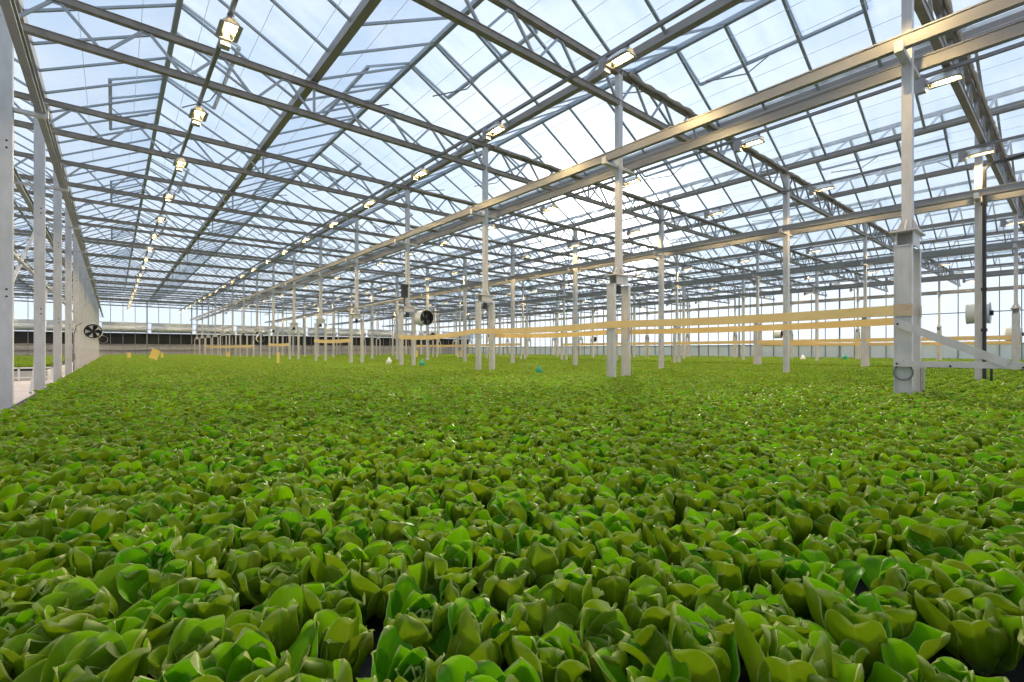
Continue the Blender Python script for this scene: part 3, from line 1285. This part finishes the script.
FANS = [(-0.62, 25.9, E + 0.76, -0.62, 0.62, 'dark-faced round fan hung beside the left columns, the nearer one', 0),
        (-0.62, 50.0, E + 0.84, -0.75, 1.62, 'dark-faced round fan hung beside the left columns, the further one', 0),
        (9.22, 16.3, E + 1.24, -0.46, 0.30, 'white drum fan beside the twin-legged column in mid bed', 0),
        (9.22, 43.0, E + 0.95, -0.46, -1.2, 'small drum fan among the far twin-legged columns', 0),
        (18.64, 1.83, E + 1.03, -0.44, -0.05, 'white drum fan beside black pipes at the right column', 1),
        (28.4, 1.75, E + 0.65, -0.5, -0.1, 'drum fan at the right picture edge behind the black pipes', 1),
        (18.95, 32.4, E + 1.05, -0.75, -0.75, 'small dark fan on the second column row, left of the white posts', 0),
        (37.7, 14.3, E + 1.15, -0.5, 2.35, 'small dark fan far right behind the long yellow ribbons', 1),
        (37.7, 32.0, E + 1.1, -0.5, -0.35, 'small dark fan far off behind the nearest double legs', 1)]
KF = KIDS[fan0.name][:]
for n, (x, y, z, ax, ay, lab, flip) in enumerate(FANS):
    f = fan0 if n == 0 else copy_tree(fan0, (0, 0, 0))
    f.location = (x, y, z)
    if n != 0 and flip:
        f.rotation_euler = (0, 0, pi)
        ax, ay = -ax, -ay
    arm(f, ax, ay, 0)
    tag(f, lab, 'fan', 'drum circulation fans')
# conduit on the left column that feeds the fan
m = MB()
m.tube([(-1.23, 26.5, 0.42), (-1.23, 26.5, 1.9), (-1.15, 26.45, 2.3), (-0.95, 26.3, 2.42), (-0.75, 26.1, 2.42)], 0.02, 8)
m.tube([(-1.23, 26.5, 0.9), (-1.23, 26.5, 1.15)], 0.045, 8)
o = m.build('power_cable', M_DARKBAR)
tag(o, 'dark cable running down the left column beside the nearer fan', 'cable')

# ------------------------------------------------------------------ yellow ribbons along the twin-leg columns


def ribbon(x, y0, y1, z0, z1, sag, w, label, group):
    m = MB()
    n = 14
    for k in range(n + 1):
        t = k / n
        y, z = y0 + (y1 - y0) * t, z0 + (z1 - z0) * t - sag * 4 * t * (1 - t)
        for dx, dz in ((-0.002, -w / 2), (-0.002, w / 2), (0.002, w / 2), (0.002, -w / 2)):
            m.v.append((x + dx, y, z + dz))
    for k in range(n):
        for j in range(4):
            a, c = k * 4 + j, k * 4 + (j + 1) % 4
            m.f.append((a, c, c + 4, a + 4))
    m.f += [(0, 1, 2, 3), (n * 4 + 3, n * 4 + 2, n * 4 + 1, n * 4)]
    o = m.build('sticky_ribbon', M_TAPE)
    tag(o, label, 'ribbon', group)


G = 'yellow sticky trap ribbons'
RZ = E + 0.555
x1, x2 = 8.7 - 0.31, 8.7 + 0.31
ribbon(x1, TY[0] + 0.03, TY[1] - 0.13, RZ, RZ + 0.01, 0.03, 0.145, 'upper yellow ribbon stretched from the big right column to the twin legs', G)
ribbon(x2, TY[0] + 0.03, TY[1] + 0.13, RZ - 0.12, RZ - 0.14, 0.03, 0.11, 'lower yellow ribbon stretched from the big right column to the twin legs', G)
ribbon(x1, TY[1] - 0.13, TY[2] + 0.13, RZ + 0.01, RZ + 0.02, 0.05, 0.15, 'yellow ribbon between the second and third twin-legged columns, near side', G)
ribbon(x2, TY[1] + 0.13, TY[2] + 0.13, RZ - 0.12, RZ - 0.10, 0.05, 0.12, 'yellow ribbon between the second and third twin-legged columns, far side', G)
ribbon(x1, TY[2] + 0.13, TY[3] + 0.13, RZ + 0.02, RZ - 0.05, 0.10, 0.15, 'yellow ribbon between the third and fourth twin-legged columns', G)
ribbon(x1, TY[4] - 0.13, TY[5] + 0.13, RZ - 0.1, RZ - 0.05, 0.05, 0.17, 'yellow ribbon between the fifth and sixth twin-legged columns', G)
ribbon(x1, TY[6] - 0.13, TY[7] + 0.13, RZ - 0.2, RZ - 0.15, 0.05, 0.18, 'yellow ribbon between the seventh and eighth twin-legged columns', G)
ribbon(x1, TY[8] - 0.13, TY[13] + 0.13, RZ - 0.25, RZ - 0.15, 0.03, 0.2, 'long yellow ribbon along the farthest twin-legged columns', G)
ribbon(27.8 - 0.262, TY[0] - 0.13, TY[5] + 0.13, RZ - 0.05, RZ - 0.12, 0.03, 0.18, 'thin distant yellow ribbon along the third column row, near side', G)
ribbon(27.8 + 0.262, TY[0] - 0.13, TY[2] + 0.13, RZ - 0.25, RZ - 0.22, 0.03, 0.14, 'thin distant yellow ribbon along the third column row, far side', G)
ribbon(27.8 - 0.262, TY[6] - 0.13, TY[10] + 0.13, RZ - 0.05, RZ - 0.05, 0.05, 0.22, 'thin distant yellow ribbon far down the third column row', G)


def wrap(x, y, lab):
    m = MB()
    z0, z1 = RZ - 0.085, RZ + 0.085
    X, Yh = 0.307, 0.103
    m.b2((x - X - .003, y - Yh, z0), (x - X, y + Yh, z1))
    m.b2((x + X, y - Yh, z0), (x + X + .003, y + Yh, z1))
    m.b2((x - X, y - Yh - .003, z0), (x - X + 0.10, y - Yh, z1))
    m.b2((x + X - 0.10, y - Yh - .003, z0), (x + X, y - Yh, z1))
    m.b2((x - X + 0.1, y - Yh + .06, z0 + 0.02), (x + X - 0.1, y - Yh + .064, z1 - 0.02))
    o = m.build('ribbon_wrap', principled('wrapped_tape', (0.48, 0.36, 0.24), 0.55, noise=(0.62, 0.47, 0.32), scale=12, stretch=(1, 1, 6)))
    tag(o, lab, 'ribbon', G)


wrap(8.7, TY[0] - 0.07, 'brownish tape wrapped round the big right column')
wrap(8.7, TY[1], 'brownish tape wrapped round the nearest separate twin legs')

# ------------------------------------------------------------------ support bracket beside the nearest column
root = empty('support_bracket', (8.362, TY[0] - 0.07, 0))
zb = E - 0.19
MB().b2((-0.03, -1.25, zb - 0.04), (0.03, 0.09, zb + 0.04)).build('horizontal_bar', M_STEEL, root)
MB().bar((-0.035, 0.06, E + 0.38), (-0.035, -1.02, zb + 0.02), 0.10, 0.014, up=(1, 0, 0)).build('diagonal_brace', M_STEEL, root)
MB().b2((-0.05, -1.36, 0.0), (0.05, -1.22, E + 0.02)).build('short_post', M_STEEL, root)
m = MB()
for yy, zz in ((0.04, E + 0.36), (0.05, zb), (-0.5, zb - 0.02), (-1.15, zb - 0.02)):
    m.tube([(-0.05, yy, zz), (-0.028, yy, zz)], 0.014, 8)
m.build('bolt', M_BLACK, root)
tag(root, 'grey bar and slanted brace joining the big right column to a short post', 'bracket')

m = MB()
Rm = Matrix.Rotation(radians(90), 3, 'Y')
for q, (rr, off) in enumerate(((0.105, 0), (0.098, 0.008), (0.111, 0.01))):
    c = [(8.39 - off, TY[0] - 0.08 + rr * cos(a), E - 0.31 + rr * sin(a)) for a in [2 * pi * k / 28 for k in range(29)]]
    m.tube(c, 0.004, 6)
m.tube([(8.39, TY[0] - 0.08, E - 0.21), (8.39, TY[0] - 0.08, E - 0.14)], 0.006, 6)
o = m.build('wire_coil', M_DARKBAR)
tag(o, 'coil of thin wire hung low on the big right column', 'coil')

m = MB()
for dy in (-0.20, -0.23):
    m.tube([(8.95, TY[0] + dy + 0.02, 0.45), (8.95, TY[0] + dy + 0.02, E - 0.25)], 0.010, 6)
m.b2((8.93, TY[0] - 0.23, E - 0.27), (8.97, TY[0] - 0.16, E - 0.24))
o = m.build('drip_pipe', M_STEEL)
tag(o, 'pair of thin pipes rising beside the big right column foot', 'pipe')

# black riser pipes beside the right-hand column
m = MB()
m.tube([(18.02, 1.655, 0.35), (18.02, 1.655, EYE + 4.85), (18.1, 1.55, EYE + 5.02), (18.3, 1.3, EYE + 5.08), (19.0, -2.5, EYE + 5.6)], 0.042, 10)
m.tube([(18.02, 1.52, 0.35), (18.02, 1.52, EYE - 0.25), (18.02, 1.60, EYE - 0.12)], 0.03, 10)
for zz in (3.9, 1.6, 0.5):
    m.b2((17.97, 1.60, EYE + zz), (18.12, 1.72, EYE + zz + 0.08))
o = m.build('riser_pipe', M_BLACK)
tag(o, 'black riser pipe climbing the plain column near the right edge', 'pipe')

# horizontal pipe and control box on the fourth twin-leg column
m = MB()
m.tube([(8.62, TY[3] + 0.1, E + 2.0), (8.62, TY[4] + 0.1, E + 1.95)], 0.035, 8)
o = m.build('tie_pipe', M_STEEL)
tag(o, 'level grey pipe between the fourth and fifth twin-legged columns', 'pipe')
root = empty('control_box', (8.52, TY[3] - 0.1, E + 2.0))
MB().b2((-0.1, -0.09, 0), (0.1, 0.09, 0.42)).b2((-0.12, -0.10, 0.40), (0.12, 0.10, 0.50)).build('housing', M_BLACK, root)
MB().tube([(0, 0, 0), (0, 0.02, -0.25), (0.06, 0.05, -0.3)], 0.02, 6).build('cable_tail', M_BLACK, root)
tag(root, 'black control box on the fourth twin-legged column', 'control box')
# longitudinal pipe on the left columns
m = MB()
m.tube([(-1.60, 6, E + 2.0), (-1.60, 40, E + 2.0)], 0.04, 8)
o = m.build('heating_pipe', M_STEEL)
tag(o, 'long pipe running behind the left columns at mid height', 'pipe')
m = MB()
m.bar((-1.62, TY[2] + 0.1, E + 0.2), (-1.62, TY[3] + 3.2, E + 4.0), 0.05)
o = m.build('cross_brace', M_STEEL)
tag(o, 'slanted steel brace behind the nearest left columns', 'brace')
m = MB()
m.bar((-1.62, TY[3] + 0.6, 0.2), (-1.62, TY[4] - 0.3, E + 2.0), 0.05)
o = m.build('cross_brace', M_STEEL)
tag(o, 'slanted steel brace between the second and third left columns', 'brace')

# ------------------------------------------------------------------ small things in the crop
def card(x, y, z, w, h, tilt, turn, lab):
    root = empty('sticky_card', (x, y, z))
    root.rotation_euler = (0, tilt, turn)
    MB().b2((-w / 2, -0.006, 0.10), (w / 2, 0.006, 0.10 + h)).build('card', M_CARD, root)
    MB().b2((-0.008, 0.007, -0.20), (0.008, 0.02, 0.12 + h * 0.5)).build('stake', M_DARKBAR, root)
    tag(root, lab, 'sticky card', 'yellow sticky cards')


def at(u, v, b):
    """point on the plane b below the eye that shows at pixel u, v"""
    d = b * F_PX / (v - 350)
    t = (u - 512) / F_PX
    return d * (SY + t * CY), d * (CY - t * SY)


x, y = at(152, 360, 0.565)
card(x, y, 0.70, 0.42, 0.56, radians(20), -YAW * 0 + radians(15), 'tilted yellow sticky card standing in the lettuces at far left')
x, y = at(278, 364, 0.565)
card(x, y, 0.68, 0.10, 0.42, 0.02, 0.1, 'narrow upright yellow card in the lettuces left of mid bed')
for u, v, lab, w in ((129, 358, 'small yellow card by the far wall, left of the tilted card', 0.20), (162, 358, 'small yellow card just right of the tilted card', 0.14),
                     (228, 357, 'small yellow card among the far column feet', 0.25)):
    x, y = at(u, v, 0.565)
    card(x, y, 0.66, w, 0.36, 0.0, 0.1, lab)
for u, v, lab in ((460, 358.5, 'yellow card beyond the mid bed columns, right of the drum fan'), (417, 358, 'small yellow card just left of the drum fan')):
    x, y = at(u, v, 0.75)
    card(x, y, 0.55, 0.25, 0.6, 0.0, 0.3, lab)
card(-4.6, 31.5, 0.68, 0.30, 0.5, 0.05, 0.1, 'yellow card standing in the bed behind the left columns')


def funnel(u, v, b, s, mat, lab, grp):
    x, y = at(u, v, b)
    root = empty('funnel_trap', (x, y, EYE - b - 0.05))
    MB().lathe([(0.0, 0.0), (0.10 * s, 0.01), (0.11 * s, 0.05 * s), (0.10 * s, 0.13 * s), (0.03 * s, 0.24 * s), (0.0, 0.25 * s)], 16).build('cone', mat, root, True)
    MB().tube([(0, 0, -0.62), (0, 0, 0.03)], 0.012, 8).build('stem', mat, root)
    MB().lathe([(0.012 * s, 0.24 * s), (0.012 * s, 0.30 * s), (0.0, 0.305 * s)], 8).build('knob', mat, root)
    tag(root, lab, 'insect trap', grp)


GT = 'cone insect traps'
funnel(422, 364.5, 0.565, 1.0, M_GREENP, 'green cone trap beside the drum fan column foot', GT)
funnel(539, 371.5, 0.565, 0.8, M_GREENP, 'green cone trap left of the nearest twin legs', GT)
funnel(389, 362.5, 0.565, 1.1, M_WHITE, 'white cone trap left of the drum fan', GT)
funnel(803, 359.5, 0.75, 1.6, M_WHITE, 'white cone trap far right, left of the green one', GT)
funnel(845, 359.5, 0.75, 1.8, M_GREENP, 'green cone trap far right near the big column', GT)
